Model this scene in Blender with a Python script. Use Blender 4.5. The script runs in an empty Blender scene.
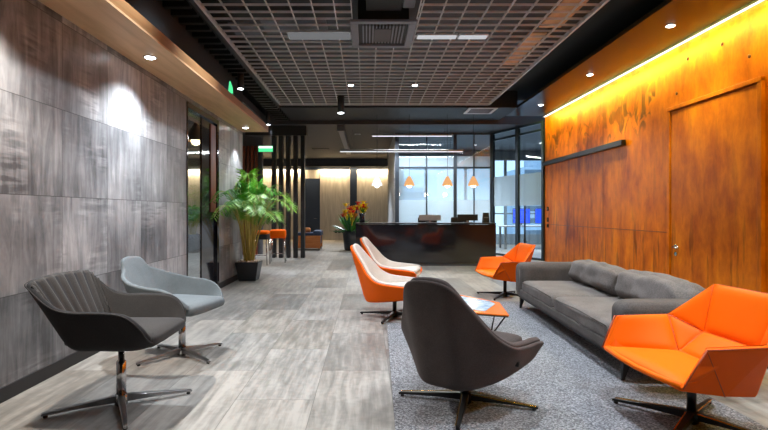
import bpy, bmesh, math, random
from mathutils import Vector, Matrix, noise
random.seed(7)
PI = math.pi
scene = bpy.context.scene
COL = scene.collection
R = math.radians

# ------------------------------------------------------------------ node helpers
def new_mat(name):
    m = bpy.data.materials.new(name); m.use_nodes = True
    nt = m.node_tree; nt.nodes.clear()
    out = nt.nodes.new('ShaderNodeOutputMaterial')
    return m, nt, out
def nd(nt, typ, ins=None, **props):
    n = nt.nodes.new(typ)
    for k, v in props.items(): setattr(n, k, v)
    if ins:
        for k, v in ins.items():
            s = n.inputs[k]
            if isinstance(v, bpy.types.NodeSocket): nt.links.new(v, s)
            else: s.default_value = v
    return n
def mth(nt, op, a, b=None, c=None):
    ins = {0: a}
    if b is not None: ins[1] = b
    if c is not None: ins[2] = c
    return nd(nt, 'ShaderNodeMath', ins, operation=op).outputs[0]
def mixc(nt, f, a, b, mode='MIX'):
    n = nd(nt, 'ShaderNodeMix', None, data_type='RGBA', blend_type=mode)
    for idx, v in ((0, f), (6, a), (7, b)):
        if isinstance(v, bpy.types.NodeSocket): nt.links.new(v, n.inputs[idx])
        else: n.inputs[idx].default_value = v if idx == 0 else (tuple(v) + (1,))[:4]
    return n.outputs[2]
def ramp(nt, fac, stops, interp='LINEAR'):
    n = nd(nt, 'ShaderNodeValToRGB', {0: fac}); e = n.color_ramp.elements
    n.color_ramp.interpolation = interp
    while len(e) < len(stops): e.new(0.5)
    for el, (p, c) in zip(e, stops):
        el.position = p; el.color = (tuple(c) + (1,))[:4] if not isinstance(c, (int, float)) else (c, c, c, 1)
    return n.outputs[0]
def coords(nt):
    return nd(nt, 'ShaderNodeTexCoord').outputs['Object']
def bump(nt, h, strength=.3, dist=.01):
    return nd(nt, 'ShaderNodeBump', {'Strength': strength, 'Distance': dist, 'Height': h}).outputs[0]
def noise_n(nt, vec, scale, detail=4, rough=.55, dist=0):
    return nd(nt, 'ShaderNodeTexNoise', {'Vector': vec, 'Scale': scale, 'Detail': detail, 'Roughness': rough, 'Distortion': dist}).outputs[0]
def mapping(nt, vec, scale=(1, 1, 1), loc=(0, 0, 0)):
    return nd(nt, 'ShaderNodeMapping', {'Vector': vec, 'Scale': scale, 'Location': loc}).outputs[0]
def princ(nt, out, **kw):
    p = nd(nt, 'ShaderNodeBsdfPrincipled')
    for k, v in kw.items():
        k = k.replace('_', ' ')
        s = p.inputs[k]
        if isinstance(v, bpy.types.NodeSocket): nt.links.new(v, s)
        elif k in ('Base Color', 'Emission Color', 'Sheen Tint', 'Specular Tint'): s.default_value = (tuple(v) + (1,))[:4]
        else: s.default_value = v
    nt.links.new(p.outputs[0], out.inputs[0])
    return p

def m_plain(name, c, rough=.5, metal=0, var=.12, scale=12, bmp=0, spec=.5, coat=0):
    m, nt, out = new_mat(name)
    v = coords(nt); n = noise_n(nt, v, scale)
    lo = tuple(x * (1 - var) for x in c); hi = tuple(min(1, x * (1 + var)) for x in c)
    kw = dict(Base_Color=mixc(nt, n, lo, hi), Roughness=rough, Metallic=metal, Specular_IOR_Level=spec, Coat_Weight=coat)
    if bmp: kw['Normal'] = bump(nt, noise_n(nt, v, scale * 12, 3), bmp, .003)
    princ(nt, out, **kw); return m
def m_fabric(name, c, c2, scale=260, rough=.92, bmp=.35):
    m, nt, out = new_mat(name)
    v = coords(nt)
    fine = noise_n(nt, v, scale, 2); big = noise_n(nt, v, 5, 3)
    f = mth(nt, 'ADD', mth(nt, 'MULTIPLY', fine, .6), mth(nt, 'MULTIPLY', big, .4))
    f = ramp(nt, f, [(.35, 0.0), (.65, 1.0)])
    princ(nt, out, Base_Color=mixc(nt, f, c, c2), Roughness=rough, Specular_IOR_Level=.25,
          Sheen_Weight=.05, Normal=bump(nt, fine, bmp, .002))
    return m
def m_emit(name, c, s):
    m, nt, out = new_mat(name)
    e = nd(nt, 'ShaderNodeEmission', {'Color': (tuple(c) + (1,))[:4], 'Strength': s})
    nt.links.new(e.outputs[0], out.inputs[0]); return m
def m_glass(name, tint=(.8, .9, .95), refl=1.0, fr=1.45):
    m, nt, out = new_mat(name)
    t = nd(nt, 'ShaderNodeBsdfTransparent', {'Color': tuple(tint) + (1,)})
    g = nd(nt, 'ShaderNodeBsdfGlossy', {'Roughness': .02, 'Color': (1, 1, 1, 1)})
    fc = nd(nt, 'ShaderNodeLayerWeight', {'Blend': .5}).outputs['Facing']
    f = mth(nt, 'ADD', .045, mth(nt, 'MULTIPLY', .9, mth(nt, 'POWER', fc, 5.0)))
    mx = nd(nt, 'ShaderNodeMixShader', {0: mth(nt, 'MULTIPLY', f, refl), 1: t.outputs[0], 2: g.outputs[0]})
    nt.links.new(mx.outputs[0], out.inputs[0]); return m
def m_frost(name, c, a):
    m, nt, out = new_mat(name)
    t = nd(nt, 'ShaderNodeBsdfTransparent', {'Color': (1, 1, 1, 1)})
    d = nd(nt, 'ShaderNodeBsdfTranslucent', {'Color': tuple(c) + (1,)})
    d2 = nd(nt, 'ShaderNodeBsdfDiffuse', {'Color': tuple(c) + (1,)})
    dd = nd(nt, 'ShaderNodeMixShader', {0: .4, 1: d.outputs[0], 2: d2.outputs[0]})
    mx = nd(nt, 'ShaderNodeMixShader', {0: a, 1: t.outputs[0], 2: dd.outputs[0]})
    nt.links.new(mx.outputs[0], out.inputs[0]); return m

def m_left_wall():
    m, nt, out = new_mat('grey_timber_tile')
    v = coords(nt); s = nd(nt, 'ShaderNodeSeparateXYZ', {0: v}); y, z = s.outputs[1], s.outputs[2]
    fy = mth(nt, 'DIVIDE', mth(nt, 'SUBTRACT', y, 3.47), .605); fz = mth(nt, 'DIVIDE', z, .603)
    iy, iz = mth(nt, 'FLOOR', fy), mth(nt, 'FLOOR', fz)
    cid = nd(nt, 'ShaderNodeCombineXYZ', {0: iy, 1: iz, 2: 3.3}).outputs[0]
    wn = nd(nt, 'ShaderNodeTexWhiteNoise', {'Vector': cid}, noise_dimensions='3D')
    off = nd(nt, 'ShaderNodeVectorMath', {0: v, 1: wn.outputs[1]}, operation='ADD').outputs[0]
    off = nd(nt, 'ShaderNodeVectorMath', {0: wn.outputs[1], 1: (9, 9, 9)}, operation='MULTIPLY').outputs[0]
    vv = nd(nt, 'ShaderNodeVectorMath', {0: v, 1: off}, operation='ADD').outputs[0]
    streak = noise_n(nt, mapping(nt, vv, (1, 5.5, .7)), 2.6, 8, .66, .6)
    ripple = nd(nt, 'ShaderNodeTexWave', {'Vector': mapping(nt, vv, (1, 1.2, 9)), 'Scale': 2.0, 'Distortion': 7.0, 'Detail': 3.0, 'Detail Scale': 1.2}).outputs[1]
    cloud = noise_n(nt, vv, 1.7, 5, .6)
    rm = ramp(nt, noise_n(nt, vv, 2.0, 2), [(.52, 0.0), (.66, 1.0)])
    f = mth(nt, 'ADD', mth(nt, 'MULTIPLY', streak, .5), mth(nt, 'MULTIPLY', cloud, .5))
    f = mth(nt, 'ADD', f, mth(nt, 'MULTIPLY', mth(nt, 'MULTIPLY', mth(nt, 'SUBTRACT', ripple, .5), rm), .13))
    f = mth(nt, 'ADD', f, mth(nt, 'MULTIPLY', mth(nt, 'SUBTRACT', wn.outputs[0], .5), .16))
    c = ramp(nt, f, [(.32, (.06, .059, .062)), (.45, (.17, .168, .172)), (.56, (.29, .282, .282)), (.70, (.50, .48, .475))])
    ey = mth(nt, 'ABSOLUTE', mth(nt, 'SUBTRACT', mth(nt, 'FRACT', fy), .5))
    ez = mth(nt, 'ABSOLUTE', mth(nt, 'SUBTRACT', mth(nt, 'FRACT', fz), .5))
    e = mth(nt, 'MAXIMUM', mth(nt, 'GREATER_THAN', ey, .4965), mth(nt, 'GREATER_THAN', ez, .4955))
    c = mixc(nt, mth(nt, 'MULTIPLY', e, .75), c, (.03, .028, .028))
    princ(nt, out, Base_Color=c, Roughness=mth(nt, 'ADD', mth(nt, 'MULTIPLY', streak, .25), .24), Specular_IOR_Level=.45,
          Normal=bump(nt, streak, .12, .01))
    return m

def m_floor():
    m, nt, out = new_mat('pale_timber_look_tile')
    v = coords(nt); s = nd(nt, 'ShaderNodeSeparateXYZ', {0: v}); x, y = s.outputs[0], s.outputs[1]
    fx = mth(nt, 'DIVIDE', mth(nt, 'ADD', x, .77), .46); ix = mth(nt, 'FLOOR', fx)
    odd = mth(nt, 'MODULO', mth(nt, 'ABSOLUTE', ix), 2.0)
    fy = mth(nt, 'ADD', mth(nt, 'DIVIDE', mth(nt, 'SUBTRACT', y, 2.93), 1.08), mth(nt, 'MULTIPLY', odd, .5)); iy = mth(nt, 'FLOOR', fy)
    cid = nd(nt, 'ShaderNodeCombineXYZ', {0: ix, 1: iy, 2: 1.7}).outputs[0]
    wn = nd(nt, 'ShaderNodeTexWhiteNoise', {'Vector': cid}, noise_dimensions='3D')
    off = nd(nt, 'ShaderNodeVectorMath', {0: wn.outputs[1], 1: (13, 13, 13)}, operation='MULTIPLY').outputs[0]
    vv = nd(nt, 'ShaderNodeVectorMath', {0: v, 1: off}, operation='ADD').outputs[0]
    grain = noise_n(nt, mapping(nt, vv, (9, .9, 1)), 2.6, 7, .6, .4)
    cloud = noise_n(nt, vv, 2.2, 4)
    rip = nd(nt, 'ShaderNodeTexWave', {'Vector': mapping(nt, vv, (1.2, 8, 1)), 'Scale': 2.2, 'Distortion': 6.0, 'Detail': 2.0}).outputs[1]
    f = mth(nt, 'ADD', mth(nt, 'MULTIPLY', grain, .6), mth(nt, 'MULTIPLY', cloud, .25))
    f = mth(nt, 'ADD', f, mth(nt, 'MULTIPLY', rip, .04))
    f = mth(nt, 'ADD', f, mth(nt, 'MULTIPLY', wn.outputs[0], .19))
    c = ramp(nt, f, [(.34, (.11, .103, .095)), (.50, (.20, .19, .176)), (.70, (.38, .36, .335))])
    warm = mth(nt, 'FRACT', mth(nt, 'MULTIPLY', wn.outputs[0], 7.3))
    c = mixc(nt, mth(nt, 'MULTIPLY', warm, .35), c, (1.0, .86, .68), 'MULTIPLY')
    ex = mth(nt, 'ABSOLUTE', mth(nt, 'SUBTRACT', mth(nt, 'FRACT', fx), .5))
    ey = mth(nt, 'ABSOLUTE', mth(nt, 'SUBTRACT', mth(nt, 'FRACT', fy), .5))
    e = mth(nt, 'MAXIMUM', mth(nt, 'GREATER_THAN', ex, .4955), mth(nt, 'GREATER_THAN', ey, .498))
    c = mixc(nt, mth(nt, 'MULTIPLY', e, .55), c, (.06, .055, .05))
    princ(nt, out, Base_Color=c, Roughness=mth(nt, 'ADD', mth(nt, 'MULTIPLY', grain, .2), .27), Specular_IOR_Level=.5,
          Normal=bump(nt, grain, .08, .006))
    return m

def m_rust():
    m, nt, out = new_mat('rusted_steel_sheet')
    v = coords(nt); s = nd(nt, 'ShaderNodeSeparateXYZ', {0: v}); y, z = s.outputs[1], s.outputs[2]
    streak = noise_n(nt, mapping(nt, v, (1, 2.6, .55)), 1.5, 6, .58, .4)
    cloud = noise_n(nt, mapping(nt, v, (1, 1, 1)), .9, 4, .6)
    runs = noise_n(nt, mapping(nt, v, (1, 9, 1.1), (0, 3, 2)), 1.2, 4, .55)
    mott = noise_n(nt, mapping(nt, v, (1, 1.5, .8), (4, 4, 4)), 3.4, 7, .68, .2)
    f = mth(nt, 'ADD', mth(nt, 'ADD', mth(nt, 'MULTIPLY', streak, .34), mth(nt, 'MULTIPLY', mott, .34)), mth(nt, 'MULTIPLY', cloud, .32))
    c = ramp(nt, f, [(.36, (.24, .030, .001)), (.44, (.52, .100, .001)), (.53, (.74, .175, .001)), (.64, (.95, .30, .002))])
    # dark drip stains in two bands of the sheet
    zb = mth(nt, 'SUBTRACT', 1.0, mth(nt, 'MULTIPLY', mth(nt, 'ABSOLUTE', mth(nt, 'SUBTRACT', z, 2.55)), 2.6), None)
    zb = mth(nt, 'MAXIMUM', zb, 0.0)
    yb = mth(nt, 'GREATER_THAN', y, 6.9)
    wv = noise_n(nt, mapping(nt, v, (1, 2.4, 1.5), (1, 2, 3)), 1.7, 3, .5, 1.6)
    st = mth(nt, 'MULTIPLY', mth(nt, 'MULTIPLY', ramp(nt, wv, [(.50, 0.0), (.57, 1.0)]), mth(nt, 'MINIMUM', mth(nt, 'MULTIPLY', zb, 2.0), 1.0)), yb)
    st = mth(nt, 'MULTIPLY', st, ramp(nt, cloud, [(.35, .2), (.55, 1.0)]))
    low = mth(nt, 'SUBTRACT', 1.0, mth(nt, 'MULTIPLY', mth(nt, 'ABSOLUTE', mth(nt, 'SUBTRACT', z, .55)), 1.6))
    low = mth(nt, 'MAXIMUM', low, 0.0)
    rn = mth(nt, 'MULTIPLY', ramp(nt, runs, [(.55, 0.0), (.66, 1.0)]), mth(nt, 'ADD', mth(nt, 'MULTIPLY', low, .8), .18))
    c = mixc(nt, mth(nt, 'MULTIPLY', st, .85), c, (.10, .03, .002))
    c = mixc(nt, mth(nt, 'MULTIPLY', rn, .75), c, (.10, .018, .002))
    princ(nt, out, Base_Color=c, Roughness=.38, Metallic=.1, Specular_IOR_Level=.22, Normal=bump(nt, streak, .15, .01))
    return m

def m_wood(name, a, b, axis=(1, 1, 14), scale=1.5, rough=.5):
    m, nt, out = new_mat(name)
    v = coords(nt)
    g = noise_n(nt, mapping(nt, v, axis), scale, 6, .6, .6)
    c = ramp(nt, g, [(.35, a), (.65, b)])
    princ(nt, out, Base_Color=c, Roughness=rough, Specular_IOR_Level=.4, Normal=bump(nt, g, .08, .004))
    return m
def m_rug():
    m, nt, out = new_mat('grey_cut_pile')
    v = coords(nt)
    sp = nd(nt, 'ShaderNodeTexVoronoi', {'Vector': v, 'Scale': 130.0}).outputs[1]
    g = nd(nt, 'ShaderNodeSeparateColor', {0: sp}).outputs[0]
    n = noise_n(nt, v, 75, 3, .75); big = noise_n(nt, v, 2.5, 3)
    f = mth(nt, 'ADD', mth(nt, 'ADD', mth(nt, 'MULTIPLY', g, .35), mth(nt, 'MULTIPLY', n, .5)), mth(nt, 'MULTIPLY', big, .15))
    c = ramp(nt, f, [(.30, (.05, .052, .06)), (.5, (.19, .192, .21)), (.70, (.42, .425, .45))])
    princ(nt, out, Base_Color=c, Roughness=.97, Specular_IOR_Level=.1, Sheen_Weight=.2, Normal=bump(nt, n, .8, .012))
    return m
def m_sheet():
    m, nt, out = new_mat('blue_white_pattern')
    v = coords(nt)
    n = noise_n(nt, mapping(nt, v, (3, 14, 1)), 3, 4, .6, .5)
    c = ramp(nt, n, [(.38, (.08, .17, .30)), (.47, (.30, .44, .60)), (.56, (.62, .72, .82)), (.7, (.45, .58, .72))])
    princ(nt, out, Base_Color=c, Roughness=.2, Specular_IOR_Level=.6)
    return m

M = dict(
 lwall=m_left_wall(), floor=m_floor(), rust=m_rust(), rug=m_rug(), bluesheet=m_sheet(),
 soffit=m_wood('oak_veneer', (.62, .37, .19), (.78, .50, .28), (7, .8, 7), 1.3, .42),
 oakedge=m_wood('oak_edge', (.30, .15, .06), (.42, .23, .10), (7, .8, 7), 1.3, .4),
 panel=m_wood('beige_panel', (.40, .37, .34), (.55, .51, .47), (7, 1, .7), 1.5, .6),
 redwood=m_wood('red_brown_timber', (.10, .022, .010), (.24, .06, .028), (7, 7, .6), 1.5, .35),
 tan=m_wood('tan_leather_wood', (.36, .12, .03), (.5, .19, .06), (1, 1, 6), 2, .45),
 black=m_plain('matt_black', (.012, .012, .013), .6),
 blackgloss=m_plain('gloss_black', (.010, .009, .012), .08, spec=.8),
 blackmetal=m_plain('black_metal', (.02, .02, .021), .32, .6),
 darkceil=m_plain('dark_ceiling', (.035, .037, .045), .6),
 plenum=m_plain('plenum_grey', (.085, .09, .105), .8),
 gridm=m_plain('grid_metal', (.72, .73, .76), .45, .1),
 slat=m_plain('black_slat', (.008, .009, .009), .5),
 vent=m_plain('vent_grey', (.17, .18, .22), .5),
 chrome=m_plain('chrome', (.55, .55, .56), .16, 1),
 steel=m_plain('brushed_steel', (.30, .30, .31), .28, 1),
 brass=m_plain('brass_edge', (.75, .45, .08), .25, 1),
 navy=m_plain('navy_paint', (.02, .035, .075), .5),
 frame=m_plain('dark_blue_frame', (.035, .05, .07), .4, .3),
 bronze=m_plain('bronze_mirror', (.03, .021, .009), .3, 0, .05, 6, 0, .07),
 charcoal=m_fabric('charcoal_fabric', (.014, .014, .017), (.026, .026, .028)),
 charcoal2=m_fabric('charcoal_inner_fabric', (.030, .028, .028), (.052, .049, .047)),
 palegrey=m_fabric('pale_grey_fabric', (.10, .117, .125), (.16, .18, .19)),
 taupe=m_fabric('taupe_fabric', (.046, .036, .034), (.085, .067, .064)),
 cream=m_fabric('cream_fabric', (.55, .48, .42), (.72, .64, .57)),
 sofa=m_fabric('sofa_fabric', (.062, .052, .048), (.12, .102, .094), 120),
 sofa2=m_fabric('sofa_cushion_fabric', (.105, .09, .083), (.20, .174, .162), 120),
 orange=m_plain('orange_leather', (.95, .155, .001), .5, 0, .05, 6, .12, .14),
 orangeout=m_plain('orange_leather_shaded', (.86, .12, .001), .5, 0, .05, 6, .12, .12),  # orange leather with shade mixed into the tone for outer shells
 tableorange=m_plain('orange_lacquer', (.85, .19, .02), .2, 0, .05, 5, 0, .5),
 piping=m_plain('piping', (.42, .05, .004), .5),
 pot=m_plain('dark_planter', (.02, .024, .03), .45),
 pebble=m_plain('white_pebbles', (.62, .55, .45), .7, 0, .4, 60),
 stem=m_plain('palm_stem', (.38, .30, .06), .5, 0, .3, 20),
 leaf=m_plain('palm_leaf', (.05, .25, .012), .55, 0, .5, 9),
 leaf2=m_plain('palm_leaf_yellow', (.16, .36, .02), .45, 0, .4, 9),
 darkleaf=m_plain('dark_leaf', (.02, .13, .03), .4, 0, .4, 20),
 yellow=m_plain('yellow_petal', (.95, .74, .02), .5), red=m_plain('red_petal', (.75, .03, .02), .5),
 opetal=m_plain('orange_petal', (.95, .28, .02), .5),
 led=m_emit('led_white', (1, .97, .88), 4), lamp=m_emit('lamp_white', (.9, .95, 1), 18),
 lamp2=m_emit('soft_panel', (.95, .97, 1), .16), linear=m_emit('linear_lamp', (.92, .95, 1), 1.3), griddim=m_emit('dim_flat_lamp', (.95, .96, 1), .55),
 cove=m_emit('cove_warm', (1, .72, .35), 5), bulb=m_emit('warm_bulb', (1, .75, .42), 9), coldbulb=m_emit('cold_bulb', (.92, .97, 1), 9),
 green=m_emit('exit_green', (.08, .75, .28), 1.3), white_e=m_emit('exit_white', (.85, 1, .9), 1.6), screen=m_emit('blue_screen', (.03, .09, .95), 1.5),
 copper=m_plain('copper_shade', (.85, .42, .20), .35, .5), whiteshade=m_plain('white_shade', (.8, .82, .85), .4),
 domewood=m_plain('dome_wood', (.30, .17, .07), .5),
 glass=m_glass('clear_glass', (.93, .97, .99), 1.0), dglass=m_glass('smoked_glass', (.85, .9, .93), 1.0),
 frost=m_frost('frosted_film', (.85, .92, .97), .8), frost2=m_frost('frosted_film_light', (.86, .93, .98), .8),
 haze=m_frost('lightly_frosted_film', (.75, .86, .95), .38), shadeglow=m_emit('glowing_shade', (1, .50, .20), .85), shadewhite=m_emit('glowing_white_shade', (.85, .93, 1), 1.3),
 winframe=m_plain('window_frame', (.10, .13, .16), .5), cabinet=m_plain('pale_cabinet', (.45, .47, .5), .5),
 silver=m_plain('silver_monitor', (.5, .5, .52), .4, .3),
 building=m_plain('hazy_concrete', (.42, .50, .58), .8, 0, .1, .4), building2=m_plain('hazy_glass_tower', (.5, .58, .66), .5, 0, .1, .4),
 wallgrey=m_plain('grey_plaster', (.10, .10, .11), .7),
)

# ------------------------------------------------------------------ object helpers
def link(name, me, mats, parent=None, smooth=False):
    o = bpy.data.objects.new(name, me); COL.objects.link(o)
    for mt in (mats if isinstance(mats, (list, tuple)) else [mats]): me.materials.append(mt)
    if smooth:
        for p in me.polygons: p.use_smooth = True
    if parent: o.parent = parent
    return o
def tag(o, label, cat, group=None, kind=None):
    o['label'] = label; o['category'] = cat
    if group: o['group'] = group
    if kind: o['kind'] = kind
    return o
def struct(o): o['kind'] = 'structure'; return o
def thing(name, label, cat, loc=(0, 0, 0), rz=0, group=None):
    o = bpy.data.objects.new(name, None); COL.objects.link(o)
    o.empty_display_size = .1; o.location = loc; o.rotation_euler = (0, 0, rz)
    return tag(o, label, cat, group)
def copy_tree(o, parent=None):
    c = o.copy(); COL.objects.link(c); c.parent = parent
    for ch in list(o.children): copy_tree(ch, c)
    return c

class B:
    def __init__(s): s.bm = bmesh.new()
    def box(s, x0, x1, y0, y1, z0, z1, mi=0, mat=None):
        vs = [s.bm.verts.new((x, y, z)) for x in (x0, x1) for y in (y0, y1) for z in (z0, z1)]
        if mat is not None:
            for v in vs: v.co = mat @ v.co
        for f in ((0, 1, 3, 2), (4, 6, 7, 5), (0, 4, 5, 1), (2, 3, 7, 6), (0, 2, 6, 4), (1, 5, 7, 3)):
            s.bm.faces.new([vs[i] for i in f]).material_index = mi
        return s
    def tube(s, pts, rad, n=10, cap=True):
        pts = [Vector(p) for p in pts]
        if not hasattr(rad, '__len__'): rad = [rad] * len(pts)
        rings = []; up = None
        for i, p in enumerate(pts):
            d = (pts[min(i + 1, len(pts) - 1)] - pts[max(i - 1, 0)]).normalized()
            if up is None: up = Vector((0, 0, 1)) if abs(d.z) < .9 else Vector((1, 0, 0))
            a = d.cross(up).normalized(); b = a.cross(d).normalized(); up = b
            rings.append([s.bm.verts.new(p + rad[i] * (math.cos(2 * PI * k / n) * a + math.sin(2 * PI * k / n) * b)) for k in range(n)])
        for r0, r1 in zip(rings, rings[1:]):
            for k in range(n): s.bm.faces.new((r0[k], r0[(k + 1) % n], r1[(k + 1) % n], r1[k]))
        if cap: s.bm.faces.new(rings[0][::-1]); s.bm.faces.new(rings[-1])
        return s
    def lathe(s, prof, c=(0, 0, 0), n=24, sq=None):
        rings = []
        for r, z in prof:
            ring = []
            for k in range(n):
                a = 2 * PI * k / n
                ring.append(s.bm.verts.new((c[0] + r * math.cos(a), c[1] + r * math.sin(a), c[2] + z)))
            rings.append(ring)
        for r0, r1 in zip(rings, rings[1:]):
            for k in range(n): s.bm.faces.new((r0[k], r0[(k + 1) % n], r1[(k + 1) % n], r1[k]))
        s.bm.faces.new(rings[0][::-1]); s.bm.faces.new(rings[-1])
        return s
    def prism(s, poly, z0, z1):
        a = [s.bm.verts.new((p[0], p[1], z0)) for p in poly]; b = [s.bm.verts.new((p[0], p[1], z1)) for p in poly]
        n = len(poly); s.bm.faces.new(a[::-1]); s.bm.faces.new(b)
        for i in range(n): s.bm.faces.new((a[i], a[(i + 1) % n], b[(i + 1) % n], b[i]))
        return s
    def frustum(s, a0, b0, z0, a1, b1, z1, c=(0, 0), c1=None):
        c1 = c1 or c
        lo = [s.bm.verts.new((c[0] + sx * a0, c[1] + sy * b0, z0)) for sx, sy in ((-1, -1), (1, -1), (1, 1), (-1, 1))]
        hi = [s.bm.verts.new((c1[0] + sx * a1, c1[1] + sy * b1, z1)) for sx, sy in ((-1, -1), (1, -1), (1, 1), (-1, 1))]
        s.bm.faces.new(lo[::-1]); s.bm.faces.new(hi)
        for i in range(4): s.bm.faces.new((lo[i], lo[(i + 1) % 4], hi[(i + 1) % 4], hi[i]))
        return s
    def face(s, pts, mi=0):
        f = s.bm.faces.new([s.bm.verts.new(p) for p in pts]); f.material_index = mi; return s
    def blob(s, c, r, sc=(1, 1, 1), n=2):
        mt = Matrix.Translation(c) @ Matrix.Diagonal((r * sc[0], r * sc[1], r * sc[2], 1))
        bmesh.ops.create_icosphere(s.bm, subdivisions=n, radius=1, matrix=mt); return s
    def done(s, name, mat, parent=None, smooth=False, bevel=0, seg=2, fix=True):
        if fix: bmesh.ops.recalc_face_normals(s.bm, faces=s.bm.faces)
        me = bpy.data.meshes.new(name); s.bm.to_mesh(me); s.bm.free()
        o = link(name, me, mat, parent, smooth)
        if bevel:
            b = o.modifiers.new('bevel', 'BEVEL'); b.width = bevel; b.segments = seg; b.limit_method = 'ANGLE'; b.angle_limit = R(25)
        return o
def rbox(name, mat, parent, x0, x1, y0, y1, z0, z1, r=.05, puff=0, wr=0, seed=0, n=12, sub=True, rot=None, pivot=None, pinch=0):
    """upholstered rounded block with crown and soft wrinkles"""
    bm = bmesh.new(); bmesh.ops.create_cube(bm, size=2)
    bmesh.ops.subdivide_edges(bm, edges=bm.edges, cuts=n, use_grid_fill=True)
    hx, hy, hz = (x1 - x0) / 2, (y1 - y0) / 2, (z1 - z0) / 2
    c = Vector(((x0 + x1) / 2, (y0 + y1) / 2, (z0 + z1) / 2))
    r = min(r, hx, hy, hz)
    for v in bm.verts:
        u = v.co.copy()
        # concentrate samples towards the edges
        u = Vector([math.copysign(abs(t) ** .8, t) for t in u])
        p = Vector((u.x * hx, u.y * hy, u.z * hz))
        q = Vector((max(-hx + r, min(hx - r, p.x)), max(-hy + r, min(hy - r, p.y)), max(-hz + r, min(hz - r, p.z))))
        d = p - q
        if d.length > 1e-6:
            p = q + d.normalized() * min(d.length, r) if d.length > r else p
        if puff:
            k = (1 - u.y ** 4) * (1 - u.x ** 4) * (1 if hz < hx else 1)
            if hx < hz:
                k = (1 - u.y ** 4) * (1 - u.z ** 4); p.x += math.copysign(puff * k, u.x) * (1 if abs(u.x) > .3 else abs(u.x) / .3)
            else: p.z += puff * k * u.z
        if pinch: p.z -= pinch * (u.y ** 2) * (1 if u.z > 0 else 0) * abs(u.z)
        if wr:
            s = p * 5 + Vector((seed * 3.1, seed, seed * 1.7))
            nv = noise.noise(s) * .7 + noise.noise(s * 2.3) * .4 - abs(noise.noise(s * 1.4 + Vector((9, 1, 2)))) * .8
            p += p.normalized() * wr * nv
        v.co = p
    if rot is not None:
        for v in bm.verts: v.co = rot @ v.co
    for v in bm.verts: v.co += c
    me = bpy.data.meshes.new(name); bm.to_mesh(me); bm.free()
    return link(name, me, mat, parent, True)

# ------------------------------------------------------------------ chairs
def catmull(P, n):
    out = []
    m = len(P) - 1
    for i in range(n + 1):
        t = i / n * m; k = min(int(t), m - 1); f = t - k
        p0, p1, p2, p3 = P[max(k - 1, 0)], P[k], P[k + 1], P[min(k + 2, m)]
        out.append(.5 * ((2 * p1) + (p2 - p0) * f + (2 * p0 - 5 * p1 + 4 * p2 - p3) * f * f + (3 * p1 - p0 - 3 * p2 + p3) * f ** 3))
    return out
def loft(rim, bot, nu=64, nt=16, rad=.3, bulge=.0, inset=0, ridge=None, lower=0):
    """open bucket shell: rim and bottom lines are given for one half, front to back centre"""
    rim = [Vector(p) for p in rim]; bot = [Vector(p) for p in bot]
    mir = lambda L: L + [Vector((p.x, -p.y, p.z)) for p in L[-2::-1]]
    U, D = catmull(mir(rim), nu), catmull(mir(bot), nu)
    xb = min(p.x for p in D) + .13
    bm = bmesh.new(); rows = []
    for i, (r, b) in enumerate(zip(U, D)):
        c = Vector((max(b.x, xb), 0, b.z - .012))
        r = r - Vector((0, 0, lower))
        a1 = b + (c - b) * min(.75, rad * 1.3); a2 = b + (r - b) * rad * .9
        pts = [c, c + (a1 - c) * .5]
        for k in range(6):
            t = k / 5; pts.append(a1 * (1 - t) ** 2 + b * 2 * t * (1 - t) + a2 * t * t)
        dirn = Vector((r.x - .0, r.y, 0)); dirn = dirn.normalized() if dirn.length > 0 else dirn
        for k in range(1, nt + 1):
            t = k / nt; p = a2 + (r - a2) * t
            p += dirn * bulge * math.sin(PI * t)
            pts.append(p)
        rows.append([bm.verts.new(p) for p in pts])
    for r0, r1 in zip(rows, rows[1:]):
        for k in range(len(r0) - 1):
            try: bm.faces.new((r0[k], r1[k], r1[k + 1], r0[k + 1]))
            except ValueError: pass
    # join the two halves along the centre line at the front and weld the fan
    bmesh.ops.remove_doubles(bm, verts=bm.verts, dist=1e-5)
    bm.normal_update()
    back = min(bm.verts, key=lambda v: v.co.x)
    if back.normal.x > 0:
        bmesh.ops.reverse_faces(bm, faces=bm.faces); bm.normal_update()
    if inset or ridge:
        nrm = {v: v.normal.copy() for v in bm.verts}
        for row_i, row in enumerate(rows):
            for v in row:
                if not v.is_valid: continue
                d = inset
                if ridge: d += ridge(row_i / nu, v.co)
                v.co -= nrm[v] * d
    return bm
def shell_part(name, bm, mat, parent, thick, sub=1):
    me = bpy.data.meshes.new(name); bm.to_mesh(me); bm.free()
    o = link(name, me, mat, parent, True)
    s = o.modifiers.new('thickness', 'SOLIDIFY'); s.thickness = thick; s.offset = -1
    if sub:
        q = o.modifiers.new('smooth', 'SUBSURF'); q.levels = sub; q.render_levels = sub
    return o
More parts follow.
